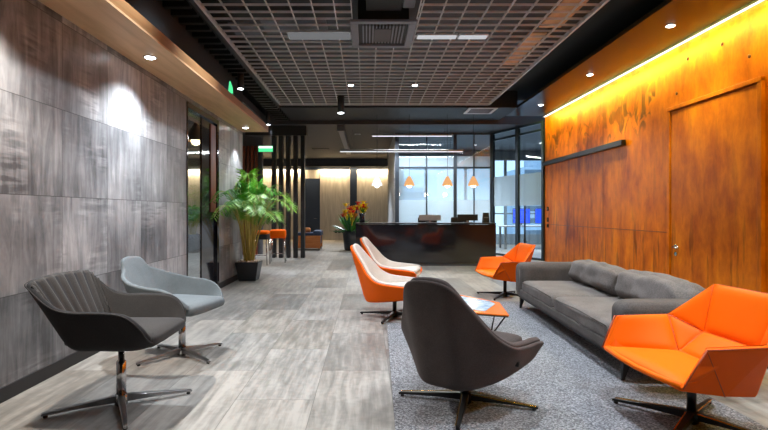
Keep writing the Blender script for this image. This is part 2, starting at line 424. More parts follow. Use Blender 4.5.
def star_base(t, a0, L, hub_z, top_z, legmat, colmat, zo=0, edge=None, telescope=True, rz=0):
    """four-legged swivel foot; a0 is a world angle, rz the rotation of the parent"""
    c = B().lathe([(.028, zo), (.036, .01), (.036, .05), (.03, .065)])
    c.done('hub', colmat, t, True)
    c = B()
    if telescope:
        c.lathe([(.026, .06), (.026, .06 + (top_z - .06) * .62), (.017, .062 + (top_z - .06) * .63), (.017, top_z)])
    else: c.lathe([(.022, .06), (.022, top_z)])
    c.done('column', colmat, t, True)
    for k in range(4):
        a = a0 + k * PI / 2 - rz
        mt = Matrix.Rotation(a, 4, 'Z')
        b = B(); bm = b.bm
        secs = [(.02, .019, .022, .062), (L * .5, .015, .022, .044), (L - .01, .011, .013, .026), (L, .009, .010, .022)]
        rings = []
        for x, w, z0, z1 in secs:
            rings.append([bm.verts.new(mt @ Vector((x, sy * w, z))) for sy, z in ((-1, z0), (1, z0), (1, z1), (-1, z1))])
        for r0, r1 in zip(rings, rings[1:]):
            for i in range(4): bm.faces.new((r0[i], r0[(i + 1) % 4], r1[(i + 1) % 4], r1[i]))
        bm.faces.new(rings[0]); bm.faces.new(rings[-1])
        lg = b.done('leg', legmat, t, False, .003)
        g = B().lathe([(.010, zo), (.012, .004), (.010, .016)], (0, 0, 0), 12)
        for v in g.bm.verts: v.co = mt @ (v.co + Vector((L - .02, 0, 0)))
        g.done('glide', M['black'], lg, True)
        if edge:
            e = B().tube([mt @ Vector((.03, -.0185, .058)), mt @ Vector((L * .5, -.0155, .0425)), mt @ Vector((L - .012, -.011, .0255))], .004, 6)
            e.done('edge_trim', edge, lg)

def channel_chair():
    t = thing('lounge_chair', 'charcoal tub chair with vertically pleated back and chrome stem, nearest the camera on the left', 'chair', (-1.40, 2.85, 0))
    rim = [(.275, .20, .405), (.27, .265, .43), (.235, .31, .51), (.155, .325, .572), (.01, .32, .583), (-.12, .315, .585), (-.22, .31, .615), (-.325, .30, .70), (-.365, .265, .728), (-.375, .14, .742), (-.38, 0, .745)]
    bot = [(.255, .14, .385), (.235, .20, .375), (.18, .235, .365), (.11, .24, .36), (.0, .24, .36), (-.08, .24, .36), (-.13, .24, .36), (-.16, .22, .36), (-.175, .17, .36), (-.18, .08, .36), (-.18, 0, .36)]
    shell_part('shell', loft(rim, bot, 80, 14, .22), M['charcoal'], t, .028)
    def ridge(u, co):
        w = max(0, 1 - abs(u - .5) / .19); w = min(1, w * 3)
        up = max(0, min(1, (co.z - .42) / .08)) * max(0, min(1, (.735 - co.z) / .03 + .15))
        return -.012 + w * up * (.016 * (1 - abs(math.sin((u - .31) / .38 * PI * 12))) - .004)
    shell_part('back_pad', loft(rim, bot, 240, 18, .22, inset=.030, ridge=ridge, lower=.010), M['charcoal2'], t, .016, 0)
    rbox('seat', M['charcoal2'], t, -.20, .29, -.235, .235, .385, .452, .03, .012, .003, 1)
    w = Vector
    tube = catmull([Vector(p) for p in rim] + [Vector((p[0], -p[1], p[2])) for p in rim[-2::-1]], 90)
    B().tube([p + Vector((.0, 0, .001)) for p in tube], .0035, 6).done('rim_piping', M['charcoal2'], t, True)
    star_base(t, R(29), .385, .05, .37, M['steel'], M['chrome'])
    return t
def wing_chair():
    rz = R(-14)
    t = thing('lounge_chair', 'pale grey upholstered chair with a narrow raised headrest, behind the charcoal tub chair', 'chair', (-1.42, 3.84, 0), rz)
    rim = [(.33, .17, .40), (.315, .25, .43), (.25, .30, .51), (.15, .315, .56), (.0, .315, .575), (-.14, .30, .60), (-.25, .24, .635), (-.32, .15, .70), (-.365, .11, .765), (-.38, .05, .785), (-.385, 0, .787)]
    bot = [(.30, .12, .375), (.26, .19, .365), (.19, .23, .355), (.1, .235, .35), (.0, .235, .35), (-.08, .23, .35), (-.13, .21, .35), (-.16, .17, .35), (-.175, .11, .35), (-.18, .05, .35), (-.18, 0, .35)]
    rim = [(x - .105, y, z - .02 - (.025 if z > .65 else 0)) for x, y, z in rim]; bot = [(x - .105, y, z - .02) for x, y, z in bot]
    shell_part('shell', loft(rim, bot, 72, 14, .25), M['palegrey'], t, .032)
    rbox('seat', M['palegrey'], t, -.29, .245, -.235, .235, .35, .425, .035, .014, .002, 5)
    star_base(t, R(-128.5), .36, .05, .36, M['steel'], M['chrome'], rz=rz)
    return t
def lounge(label, loc, rz, outer, inner, a0, legmat, group=None, edge=None, logo=False):
    t = thing('lounge_chair', label, 'chair', loc, rz, group)
    rim = [(.335, .22, .295), (.335, .30, .305), (.315, .345, .33), (.22, .355, .352), (.02, .352, .368), (-.14, .34, .395), (-.25, .280, .47), (-.34, .208, .595), (-.42, .155, .695), (-.46, .10, .735), (-.47, 0, .748)]
    bot = [(.325, .20, .262), (.31, .285, .25), (.23, .30, .235), (.1, .285, .213), (-.02, .262, .195), (-.12, .23, .18), (-.20, .19, .17), (-.26, .15, .165), (-.29, .11, .165), (-.30, .06, .165), (-.30, 0, .165)]
    shell_part('shell', loft(rim, bot, 72, 14, .16), outer, t, .022)
    shell_part('lining', loft(rim, bot, 72, 14, .2, inset=.0235, lower=-.004), inner, t, .034)
    rot = Matrix.Rotation(R(-6), 3, 'Y')
    rbox('seat', inner, t, -.20, .325, -.225, .225, .27, .335, .035, .014, .002, 8, rot=rot)
    if logo:
        B().box(-.03, -.008, -.318, -.295, .27, .295).done('tag', M['black'], t, bevel=.003)
    star_base(t, a0, .39, .05, .235, legmat, M['blackmetal'], edge=edge, telescope=False, rz=rz)
    return t

def patch(b, q, up, puff=.014, n=10, thick=.02):
    q = [Vector(p) for p in q]
    if len(q) == 3: q = [q[0], q[1], q[2], q[2]]
    nr = (q[2] - q[0]).cross(q[3] - q[1])
    if nr.length < 1e-6: nr = (q[1] - q[0]).cross(q[2] - q[0])
    nr.normalize()
    if nr.dot(Vector(up)) < 0: nr = -nr
    G = []
    for i in range(n + 1):
        row = []
        for j in range(n + 1):
            a, c = i / n, j / n
            a = .5 - .5 * math.cos(PI * a); c = .5 - .5 * math.cos(PI * c)
            p = q[0] * (1 - a) * (1 - c) + q[1] * a * (1 - c) + q[2] * a * c + q[3] * (1 - a) * c
            e = min(1, 7 * min(a, 1 - a)) * min(1, 7 * min(c, 1 - c)); e = 1 - (1 - e) ** 2
            row.append(b.bm.verts.new(p + nr * (puff * e - .002)))
        G.append(row)
    F = [[b.bm.verts.new(v.co - nr * thick) for v in (G[0][0], G[n][0], G[n][n], G[0][n])]]
    for i in range(n):
        for j in range(n): b.bm.faces.new((G[i][j], G[i + 1][j], G[i + 1][j + 1], G[i][j + 1]))
    return b
def facet_chair():
    t = thing('lounge_chair', 'x', 'chair')
    f0, a0, a1, b1 = (.275, .325, .315), (.185, .345, .485), (-.105, .34, .492), (-.285, .215, .685)
    l1, s1 = (-.205, .185, .425), (-.075, .205, .315)
    fO, aO0, aO1, bO1 = (.29, .345, .300), (.20, .372, .478), (-.115, .366, .484), (-.315, .228, .68)
    B0, B1, Bm = (.25, .27, .262), (-.175, .20, .20), (.02, .25, .225)
    mr = lambda p: (p[0], -p[1], p[2])
    b = B(); V = {}
    def v(p):
        if p not in V: V[p] = b.bm.verts.new(p)
        return V[p]
    def fc(*ps, sym=True):
        b.bm.faces.new([v(p) for p in ps])
        if sym: b.bm.faces.new([v(mr(p)) for p in ps[::-1]])
    fc(B0, fO, aO0); fc(B0, aO0, Bm); fc(Bm, aO0, aO1); fc(Bm, aO1, B1); fc(B1, aO1, bO1)
    fc(bO1, B1, mr(B1), mr(bO1), sym=False); fc(B0, Bm, mr(Bm), mr(B0), sym=False); fc(Bm, B1, mr(B1), mr(Bm), sym=False)
    fc(fO, B0, mr(B0), mr(fO), sym=False)
    fc(fO, f0, a0, aO0); fc(aO0, a0, a1, aO1); fc(aO1, a1, b1, bO1); fc(bO1, b1, mr(b1), mr(bO1), sym=False)
    fc(fO, f0, mr(f0), mr(fO), sym=False)
    fc(f0, s1, mr(s1), mr(f0), sym=False); fc(f0, a0, a1); fc(f0, a1, s1); fc(a1, l1, s1); fc(a1, b1, l1)
    fc(s1, l1, mr(l1), mr(s1), sym=False); fc(l1, b1, mr(b1), mr(l1), sym=False)
    b.done('shell', M['orangeout'], t, False, .009, 3)
    sb = B()
    front = []
    patch(sb, [f0, s1, mr(s1), mr(f0)], (0, 0, 1), .016, 14)
    # rounded nose of the seat
    sb.done('seat', M['orange'], t, True)
    nose = B(); nose.tube([(.278, -.318, .303), (.292, -.16, .296), (.296, 0, .293), (.292, .16, .296), (.278, .318, .303)], .0145, 10)
    nose.done('seat_nose', M['orange'], t, True)
    bb = B(); patch(bb, [l1, b1, mr(b1), mr(l1)], (1, 0, .3), .014, 14)
    patch(bb, [s1, l1, mr(l1), mr(s1)], (1, 0, 1), .012, 10)
    patch(bb, [a1, b1, l1], (1, -1, .3), .008, 8); patch(bb, [mr(a1), mr(b1), mr(l1)], (1, 1, .3), .008, 8)
    bb.done('back_cushion', M['orange'], t, True)
    for s in (1, -1):
        g = (lambda p: p) if s == 1 else mr
        ab = B(); patch(ab, [g(f0), g(a0), g(a1), g(s1)], (0, -s, .4), .010, 12); patch(ab, [g(a1), g(l1), g(s1)], (.6, -s, .5), .006, 8)
        ab.done('armrest', M['orange'], t, True)
        pp = B()
        for A, C in ((fO, aO0), (aO0, aO1), (aO1, bO1)): pp.tube([g(A), g(C)], .0035, 6)
        if s == 1: pp.tube([bO1, mr(bO1)], .0035, 6)
        pp.done('piping', M['piping'], t, True)
        sm = B()
        for A, C in ((a1, s1), (a1, l1), (s1, l1), (l1, b1), (aO0, Bm)): sm.tube([g(A), g(C)], .0022, 5)
        if s == 1:
            sm.tube([l1, mr(l1)], .0022, 5); sm.tube([s1, mr(s1)], .0022, 5)
        sm.done('seam', M['piping'], t, True)
    return t

channel_chair()
wing_chair()
RUG = .012
lounge('taupe grey shell chair with a high sloping back, seen from behind on the rug', (.563, 2.85, RUG), R(53), M['taupe'], M['taupe'], R(-17), M['blackmetal'], edge=M['brass'], logo=True)
lounge('cream chair with orange outer shell, closest to the rug corner of the pair', (.29, 5.25, 0), R(-12), M['orangeout'], M['cream'], R(158), M['blackmetal'])
lounge('cream chair with orange outer shell, farther of the pair and partly hidden by its twin', (.37, 6.72, 0), R(-14), M['orangeout'], M['cream'], R(150), M['blackmetal'])
oc = facet_chair()
oc['label'] = 'large bright orange faceted leather chair at the near end of the grey sofa'
oc.location = (1.675, 2.58, RUG); oc.rotation_euler = (0, 0, R(183)); oc['category'] = 'chair'
oc2 = copy_tree(oc)
oc2['label'] = 'small bright orange faceted chair beyond the far arm of the sofa'
oc2.location = (1.80, 6.52, 0); oc2.rotation_euler = (0, 0, R(186))
star_base(oc, R(134), .39, .05, .24, M['blackmetal'], M['blackmetal'], edge=M['brass'], telescope=False, rz=R(183))
star_base(oc2, R(145), .39, .05, .24, M['blackmetal'], M['blackmetal'], telescope=False, rz=R(186))

# ------------------------------------------------------------------ sofa
def make_sofa():
    t = thing('sofa', 'long grey two-seat fabric sofa with slim black legs along the rust coloured wall', 'sofa', (1.665, 4.45, RUG), R(-2.1))
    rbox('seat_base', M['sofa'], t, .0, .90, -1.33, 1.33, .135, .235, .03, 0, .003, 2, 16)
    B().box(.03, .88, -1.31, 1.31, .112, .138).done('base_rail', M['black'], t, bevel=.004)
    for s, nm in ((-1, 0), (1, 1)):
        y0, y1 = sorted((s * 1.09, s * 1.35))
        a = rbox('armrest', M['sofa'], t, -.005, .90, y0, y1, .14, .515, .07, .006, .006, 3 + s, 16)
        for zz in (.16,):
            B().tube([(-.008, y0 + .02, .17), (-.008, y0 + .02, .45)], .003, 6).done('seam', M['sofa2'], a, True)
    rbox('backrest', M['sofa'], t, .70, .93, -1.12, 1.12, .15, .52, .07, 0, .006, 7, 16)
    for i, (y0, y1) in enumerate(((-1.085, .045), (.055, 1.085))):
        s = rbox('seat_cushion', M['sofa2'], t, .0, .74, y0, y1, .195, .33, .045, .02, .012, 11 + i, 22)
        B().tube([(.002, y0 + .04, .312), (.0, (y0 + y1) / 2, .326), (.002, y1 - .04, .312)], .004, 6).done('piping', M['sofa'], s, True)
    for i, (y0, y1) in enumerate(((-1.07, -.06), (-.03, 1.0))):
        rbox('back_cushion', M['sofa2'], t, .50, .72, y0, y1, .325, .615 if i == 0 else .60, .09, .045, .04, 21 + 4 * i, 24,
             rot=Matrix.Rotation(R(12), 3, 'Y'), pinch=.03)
    for x in (.05, .85):
        for y in (-1.22, 1.22):
            sx = -.02 if x < .3 else .02; z0 = 0 if x < .3 else -RUG
            B().frustum(.009, .009, z0, .024, .024, .115, (x + sx, y), (x, y)).done('leg', M['black'], t, bevel=.003)
make_sofa()

# ------------------------------------------------------------------ coffee table and magazine
def coffee_table():
    t = thing('coffee_table', 'low orange-topped coffee table on crossed thin black rods', 'table', (.85, 4.5, RUG))
    poly = [(.29, -.49), (.365, .08), (.01, .60), (-.24, .40), (-.34, -.25)]
    B().prism(poly, .250, .262).done('tabletop', M['tableorange'], t, bevel=.003)
    B().prism([(p[0] * .985, p[1] * .985) for p in poly], .240, .2495).done('underframe', M['black'], t)
    feet = [(.225, -.14), (.08, .38), (-.2, .1)]
    tops = [[(.27, -.45), (.33, .06), (.0, -.36)], [(.33, .10), (.0, .54), (-.12, .42)], [(-.22, .34), (-.30, -.20), (-.1, -.32)]]
    for f, ts in zip(feet, tops):
        for p in ts:
            B().tube([(p[0], p[1], .241), (f[0], f[1], .0)], .006, 8).done('leg', M['blackmetal'], t, True)
    tp = B(); tp.prism([(-.33, .02), (.13, -.35), (.30, -.02), (.28, .12), (0, .46), (-.2, .32)], 0, .004)  # thin flat polygon with a streaky blue and white pattern
    o = tp.done('table_sheet', M['bluesheet'], None, bevel=.001)
    o.location = (.85, 4.5, RUG + .263)
    tag(o, 'thin blue and white patterned sheet on the orange tabletop', 'table_sheet')
coffee_table()

# ------------------------------------------------------------------ setting
def setbox(name, mat, *a, bevel=0):
    return struct(B().box(*a).done(name, mat, None, bevel=bevel))
setbox('floor', M['floor'], -8, 9, -2.5, 20, -.1, 0)
rug = B().prism([(.10, .6), (2.02, .6), (2.02, 6.08), (.78, 6.08), (.78, 4.90), (.195, 4.90)], .0005, RUG).done('rug', M['rug'], None)
tag(rug, 'grey speckled pile rug under the coffee table and the orange chair', 'rug')
# left wall with an opening
XL = -2.115
setbox('wall_left', M['lwall'], XL - .2, XL, -2.5, 5.86, 0, 2.50)
setbox('wall_left_end', M['lwall'], XL - .2, XL, 7.12, 8.5, 0, 2.46)
setbox('wall_left_above', M['lwall'], XL - .2, XL, 5.86, 7.12, 2.40, 2.50)
setbox('wall_left_upper', M['black'], XL - .2, XL, 7.12, 8.5, 2.46, 3.7)
setbox('wall_left_top', M['black'], XL - .2, XL, -2.5, 7.12, 2.50, 3.7)
setbox('baseboard_left', M['black'], XL - .001, XL + .012, -2.5, 5.86, 0, .085)
setbox('baseboard_left_end', M['black'], XL - .001, XL + .012, 7.12, 8.5, 0, .085)
d = thing('door_1', 'x', 'door'); del d['label']; del d['category']; struct(d)
B().box(XL - .05, XL + .01, 5.86, 5.89, 0, 2.40).box(XL - .16, XL + .01, 7.04, 7.12, 0, 2.40).box(XL - .16, XL + .01, 5.89, 7.04, 2.33, 2.40).done('door_frame', M['blackgloss'], d, bevel=.004)
B().box(XL - .045, XL - .02, 6.46, 7.04, .0, 2.33).done('door_leaf', M['blackgloss'], d, bevel=.004)
B().box(XL - .02, XL - .005, 6.80, 7.02, 1.1, 2.3).done('door_reflection', M['redwood'], d)  # red-brown strip standing in for a reddish reflection on the black door
B().box(XL - .04, XL - .03, 5.89, 6.46, .0, 2.33).done('door_glass', M['dglass'], d)
# soffit over the left wall
setbox('trim_1', M['soffit'], XL, -1.677, -2.5, 8.5, 2.458, 2.475)
setbox('trim_2', M['oakedge'], -1.70, -1.677, -2.5, 8.5, 2.4752, 2.565)
setbox('trim_3', M['oakedge'], XL, -1.70, 8.478, 8.5, 2.4752, 2.565)
setbox('trim_4', M['black'], XL, -1.70, -2.5, 8.478, 2.54, 2.56)
# right wall
XR = 3.98
setbox('wall_right', M['rust'], XR, XR + .3, -2.5, 11.18, 0, 3.7)
tr = B()
for y in (8.43, 9.85):
    tr.box(XR - .003, XR, y - .004, y + .004, 0, 3.22)
tr.box(XR - .003, XR, 6.64, 11.18, .826, .834)
tr.box(XR - .003, XR, 7.45, 7.458, .0, .826).box(XR - .003, XR, 9.2, 9.208, .0, .826)
struct(tr.done('trim_5', M['redwood'], None))
dr = thing('door_2', 'x', 'door'); del dr['label']; del dr['category']; struct(dr)
B().box(XR - .03, XR - .001, 5.06, 6.50, .01, 2.40).done('door_leaf', M['rust'], dr, bevel=.004)
B().box(XR - .045, XR - .001, 6.51, 6.57, 0, 2.44).box(XR - .045, XR - .001, 4.99, 5.05, 0, 2.44).box(XR - .05, XR - .001, 4.99, 6.57, 2.41, 2.46).done('door_frame', M['rust'], dr, bevel=.006)
hb = B().tube([(XR - .03, 6.39, .655), (XR - .075, 6.39, .655), (XR - .078, 6.27, .652)], .011, 10)
h = hb.done('door_handle', M['chrome'], dr, True)
B().tube([(XR - .03, 6.39, .655), (XR - .042, 6.39, .655)], .03, 18).done('rosette', M['chrome'], h, True)
B().tube([(XR - .03, 6.39, .565), (XR - .042, 6.39, .565)], .028, 18).done('lock_rosette', M['chrome'], dr, True)
b = B()
for y, z in ((6.42, 2.62), (5.2, 2.72), (6.2, 3.0), (5.6, 2.98)): b.blob((XR - .004, y, z), .022, (.5, 1, 1))
o = b.done('wall_bolts', M['redwood'], None, True); struct(o); o.name = 'trim_6'
rl = thing('wall_rail', 'matt black horizontal rail mounted high on the rust coloured wall', 'rail', (XR, 9.4, 2.17))
B().box(-.085, -.012, -1.74, 1.76, -.045, .04).done('bar', M['blackmetal'], rl, bevel=.006)
for y in (-1.4, 0, 1.4): B().box(-.013, -.0005, y - .04, y + .04, -.03, .03).done('bracket', M['blackmetal'], rl)
for z, s, lb, cat in ((1.17, .045, 'upper round black control on the end of the rust wall', 'switch'), (.93, .05, 'middle black card reader on the end of the rust wall', 'switch'), (.80, .04, 'lowest black switch on the end of the rust wall', 'switch')):
    w = thing('wall_switch', lb, cat, (XR, 10.98, z))
    B().box(-.022, -.0005, -.035, .035, -s, s).done('plate', M['black'], w, bevel=.006)
    B().box(-.028, -.022, -.018, .018, -s * .5, s * .5).done('button', M['steel'] if z > 1 else M['blackgloss'], w, bevel=.003)
setbox('ceiling_soffit_right', M['bronze'], 3.10, XR - .001, -2.5, 11.18, 3.245, 3.30)
led = thing('light_strip', 'thin white light strip where the rust wall meets the dark soffit', 'light', (XR, 5, 3.235))
B().box(-.042, -.002, -7, 6.18, -.012, .008).done('diffuser', M['led'], led)
B().box(-.05, -.0435, -7, 6.18, -.016, .009).done('profile', M['steel'], led)

# ceilings
setbox('ceiling', M['plenum'], -1.80, 2.52, -2.5, 10.3, 3.66, 3.75)
setbox('ceiling_left', M['black'], -8, -1.80, -2.5, 20, 3.60, 3.75)
setbox('ceiling_right', M['black'], 2.52, 4.3, -2.5, 11.2, 3.60, 3.75)
setbox('ceiling_mid', M['black'], -1.80, 3.10, 10.3, 11.75, 3.25, 3.75)
setbox('ceiling_far', M['darkceil'], -8, 9, 11.75, 20, 3.16, 3.75)
setbox('ceiling_far_left', M['darkceil'], -8, -2.32, 8.5, 11.75, 3.16, 3.3)
# egg-crate grid
g = B(); x0, x1, y0, y1 = -1.78, 2.50, .5, 10.28
hx0, hx1, hy1 = -.17, .57, 6.62
W = .0042
n = 18
for i in range(n + 1):
    x = x0 + (x1 - x0) * i / n
    ys = y0
    if hx0 < x < hx1: ys = hy1
    g.box(x - W, x + W, ys, y1, 3.30, 3.328)
y = y0; k = 0
while y < y1:
    if y < hy1:
        g.box(x0, hx0, y - W * .7, y + W * .7, 3.301, 3.327); g.box(hx1, x1, y - W * .7, y + W * .7, 3.301, 3.327)
    else: g.box(x0, x1, y - W * .7, y + W * .7, 3.301, 3.327)
    y += .1935
g.box(hx0 - W, hx0 + W, y0, hy1, 3.30, 3.328).box(hx1 - W, hx1 + W, y0, hy1, 3.30, 3.328)
g.box(x0 - .02, x0, y0, y1, 3.295, 3.35).box(x1, x1 + .02, y0, y1, 3.295, 3.35).box(x0, x1, y1, y1 + .02, 3.295, 3.35)
struct(g.done('ceiling_grid', M['gridm'], None))
b = B()
b.box(-1.3, -.5, 6.05, 6.5, 3.42, 3.44).box(-1.7, -1.35, 6.1, 6.5, 3.40, 3.42)
struct(b.done('ceiling_panel', M['vent'], None))
pk = B().box(2.08, 2.34, 4.6, 6.05, 3.331, 3.345).box(2.02, 2.25, 6.25, 7.6, 3.331, 3.345)  # tan strips standing in for the wall's reflection in the grid
struct(pk.done('ceiling_reflection', M['soffit'], None))
# black slatted strip on the left
s_ = B(); y = -1
while y < 11.7:
    s_.box(-2.11, -1.83, y, y + .07, 3.22, 3.30); y += .22
struct(s_.done('ceiling_slats', M['slat'], None))
setbox('trim_7', M['blackmetal'], -1.83, -1.805, -2.5, 10.3, 3.24, 3.34)
# flat lamps lying in the grid
for (xa, xb, lb) in ((-.98, -.20, 'dull white flat lamp in the grid ceiling left of the air vent'), (.62, 1.12, 'brighter flat lamp in the grid ceiling right of the air vent'), (1.14, 1.5, 'short flat lamp at the right end of the lit row in the grid ceiling')):
    t = thing('ceiling_lamp', lb, 'ceiling lamp', ((xa + xb) / 2, 6.24 if xa > 0 else 6.2, 3.276)); hw = (xb - xa) / 2
    dp = .07 if xa > 0 else .13
    B().box(-hw, hw, -dp, dp, .008, .024).done('housing', M['gridm'], t)
    B().box(-hw + .01, hw - .01, -dp + .01, dp - .01, 0, .0075).done('diffuser', M['griddim'] if xa > 0 else M['lamp2'], t)
# air cassette
t = thing('air_vent', 'grey-framed square air conditioning vent hanging in the gap of the grid ceiling', 'vent', (.19, 6.16, 3.27))
a, bb_ = .385, .46
B().box(-a, a, -bb_, -bb_ + .08, 0, .03).box(-a, a, bb_ - .08, bb_, 0, .03).box(-a, -a + .09, -bb_ + .08, bb_ - .08, 0, .03).box(a - .09, a, -bb_ + .08, bb_ - .08, 0, .03).done('frame', M['vent'], t, bevel=.004)
B().box(-a + .09, a - .09, -bb_ + .08, bb_ - .08, .03, .30).done('housing', M['black'], t)
for k in range(13):
    x = -.24 + k * .04
    B().box(x - .004, x + .012, -.30, .30, .008, .03).done('slat', M['vent'], t)
B().box(-.10, .10, -.22, .22, .0, .0075).done('grille', M['wallgrey'], t)
t = thing('ceiling_duct', 'black duct above the air conditioning vent', 'duct', (.19, 4.6, 3.38))
B().box(-.2, .2, -2.0, 1.08, 0, .22).done('duct_body', M['black'], t, bevel=.01)
B().box(.21, .34, .3, 1.0, .0, .12).done('junction_box', M['vent'], t, bevel=.01)

def spot(name, loc, power, deg, blend=.4, col=(.84, .92, 1), parent=None, size=.03, tilt=(0, 0)):
    L = bpy.data.lights.new(name, 'SPOT'); L.energy = power; L.spot_size = R(deg); L.spot_blend = blend; L.color = col; L.shadow_soft_size = size
    o = bpy.data.objects.new(name, L); COL.objects.link(o); o.location = loc; o.rotation_euler = (tilt[0], tilt[1], 0)
    if parent: o.parent = parent
    return o
def area(name, loc, power, sx, sy, rot, col=(1, 1, 1), parent=None):
    L = bpy.data.lights.new(name, 'AREA'); L.energy = power; L.shape = 'RECTANGLE'; L.size = sx; L.size_y = sy; L.color = col
    o = bpy.data.objects.new(name, L); COL.objects.link(o); o.location = loc; o.rotation_euler = rot
    if parent: o.parent = parent
    return o
def downlight(loc, label, power=0, deg=70, blend=.5, col=(.84, .92, 1), r=.045, tilt=(0, 0), group=None):
    t = thing('downlight', label, 'downlight', loc, 0, group)
    B().lathe([(r + .012, -.006), (r + .012, 0)], (0, 0, -.0005), 24).done('trim_ring', M['steel'], t, True)
    B().lathe([(r * .85, -.012), (r, -.0065)], (0, 0, -.0005), 24).done('lens', M['lamp'], t)
    if power: spot('downlight_lamp', (.14 if loc[0] < 0 and loc[2] < 3 else 0, 0, -.04), power, deg, blend, col, t, .025, tilt)
    return t
def can(loc, label, power=0, deg=60, tilt=(0, 0), h=.34, r=.05, col=(.84, .92, 1), ceil=3.3):
    t = thing('spotlight', label, 'spotlight', loc)
    B().lathe([(r, .004), (r, h)], n=20).done('body', M['black'], t, True)
    B().tube([(0, 0, h), (0, 0, ceil - loc[2])], .008, 6).done('stem', M['black'], t)
    B().lathe([(r * .85, -.003), (r * .85, .003)], n=20).done('lens', M['lamp'], t)
    if power: spot('spotlight_lamp', (0, 0, -.03), power, deg, .5, col, t, .03, tilt)
    return t
WW = (.84, .92, 1)
downlight((-1.90, 4.38, 2.458), 'round downlight in the oak soffit above the grey chairs', 250, 124, .9, (.84, .92, 1))
downlight((-1.95, 8.03, 2.458), 'round downlight near the far end of the oak soffit', 110, 90, .35, WW)
downlight((-1.90, 2.55, 2.458), 'downlight in the oak soffit closest to the camera', 260, 124, .9, (1, .95, .88))
downlight((3.49, 5.75, 3.245), 'larger round downlight in the bronze soffit above the door', 110, 95, .7, WW)
downlight((3.48, 7.8, 3.245), 'middle round downlight in the bronze soffit', 110, 95, .7, WW)
downlight((3.48, 10.0, 3.245), 'farthest round downlight in the bronze soffit', 80, 95, .7, WW)
downlight((3.48, 3.6, 3.245), 'downlight in the bronze soffit nearest the camera', 110, 95, .7, WW)
downlight((-.28, 8.66, 3.30), 'small downlight in the grid ceiling just behind the black spotlight can', 60, 100, .8, WW)
downlight((.83, 8.66, 3.30), 'small downlight in the grid ceiling, straight beyond the bright flat lamps', 200, 100, .8, WW)
can((-1.95, 7.72, 3.0), 'black spotlight can nearer of two over the oak soffit', 120, 80)
can((-2.16, 10.9, 3.0), 'black spotlight can farther of two beside the slatted strip', 120, 90, ceil=3.16)
can((-.5, 9.6, 3.0), 'black spotlight can below the grid ceiling toward the far end', 230, 85, ceil=3.31, r=.065)
for y in (3.3, 5.0): spot('wall_fill_light', (-.9, y, 3.27), 130, 75, .9, WW, None, .05, (0, R(48)))  # unseen spots added to brighten the left wall
# added fill spots just under the grid ceiling, without lamp bodies
for x, y, p in ((-.1, 4.8, 210), (1.4, 4.3, 320), (1.3, 2.0, 250), (-.6, 7.2, 240), (2.0, 7.4, 220), (2.2, .9, 200)):
    o = spot('ceiling_fill_light', (x, y, 3.27), p, 105, .6, WW, None, .06)
t = thing('vent_grille', 'pale slanted vent in the black ceiling beyond the grid', 'vent', (2.40, 10.60, 3.235))
B().box(-.3, .3, -.30, -.25, 0, .014).box(-.3, .3, .25, .30, 0, .014).box(-.3, -.24, -.25, .25, 0, .014).box(.24, .3, -.25, .25, 0, .014).done('frame', M['gridm'], t)
for k in range(6): B().box(-.24, .24, -.23 + k * .082, -.19 + k * .082, .002, .01).done('slat', M['vent'], t)
for x, y, lb in ((-1.5, 16.4, 'left black ceiling vent above the beige panels'), (-.25, 13.2, 'small square detector on the dark far ceiling')):
    t = thing('ceiling_vent', lb, 'vent', (x, y, 3.145))
    B().box(-.28 if y > 15 else -.08, .28 if y > 15 else .08, -.25 if y > 15 else -.08, .25 if y > 15 else .08, 0, .014).done('plate', M['black'] if y > 15 else M['cabinet'], t, bevel=.003)
    B().box(-.2 if y > 15 else -.04, .2 if y > 15 else .04, -.02, .02, -.004, 0).done('slot', M['vent'], t)
# green sign on the soffit edge
t = thing('exit_sign', 'small green lit sign on the top edge of the oak soffit', 'sign', (-1.69, 6.22, 2.5655))
B().prism([(-.05, -.02), (.05, -.02), (.07, .02), (-.07, .02)], 0, .004).done('base', M['black'], t)
B().face([(-.01, -.1, .004), (-.01, .1, .004), (-.01, .07, .10), (-.01, -.04, .16)]).face([(.0, -.1, .004), (.0, .1, .004), (.0, .07, .10), (.0, -.04, .16)]).done('panel', M['green'], t)
# far exit sign: running figure panel
t = thing('exit_sign', 'green and white exit sign hanging in front of the dark far corridor', 'sign', (-2.22, 10.95, 2.42))
B().box(-.155, .155, -.012, .012, 0, .125).done('box', M['green'], t, bevel=.004)
B().box(-.15, .15, -.0135, -.0125, .075, .12).done('white_band', M['white_e'], t)
B().box(-.12, -.117, -.003, .003, .125, .74).box(.117, .12, -.003, .003, .125, .74).done('hanger', M['black'], t)

# fins
for i, px in enumerate((273.2, 280.4, 287.6, 295, 302.4)):
    X = (px - 367) * .0239
    o = B().box(-.045, .045, -.10, .10, 0, 2.93).done('divider_fin', M['black'], None, bevel=.004)
    o.location = (X, 12.06, 0)
    nm = ['leftmost', 'second from left', 'middle', 'fourth from left', 'rightmost']
    tag(o, nm[i] + ' of the five tall black fins beyond the palm', 'divider', 'tall black divider fins')
setbox('trim_8', M['black'], -2.9, -1.45, 11.92, 12.2, 2.93, 3.16)
# red-brown slats in far left corner
for i in range(4):
    o = B().box(-.035, .035, -.03, .03, 0, 2.80).done('timber_slat', M['redwood'], None, bevel=.004)
    o.location = (-3.17 + i * .105, 12.9, 0)
    tag(o, ['leftmost', 'second', 'third', 'rightmost'][i] + ' red-brown timber slat behind the palm top', 'slat', 'red-brown timber slats')
setbox('wall_corridor', M['wallgrey'], -3.4, -2.72, 12.95, 13.1, 0, 3.15)
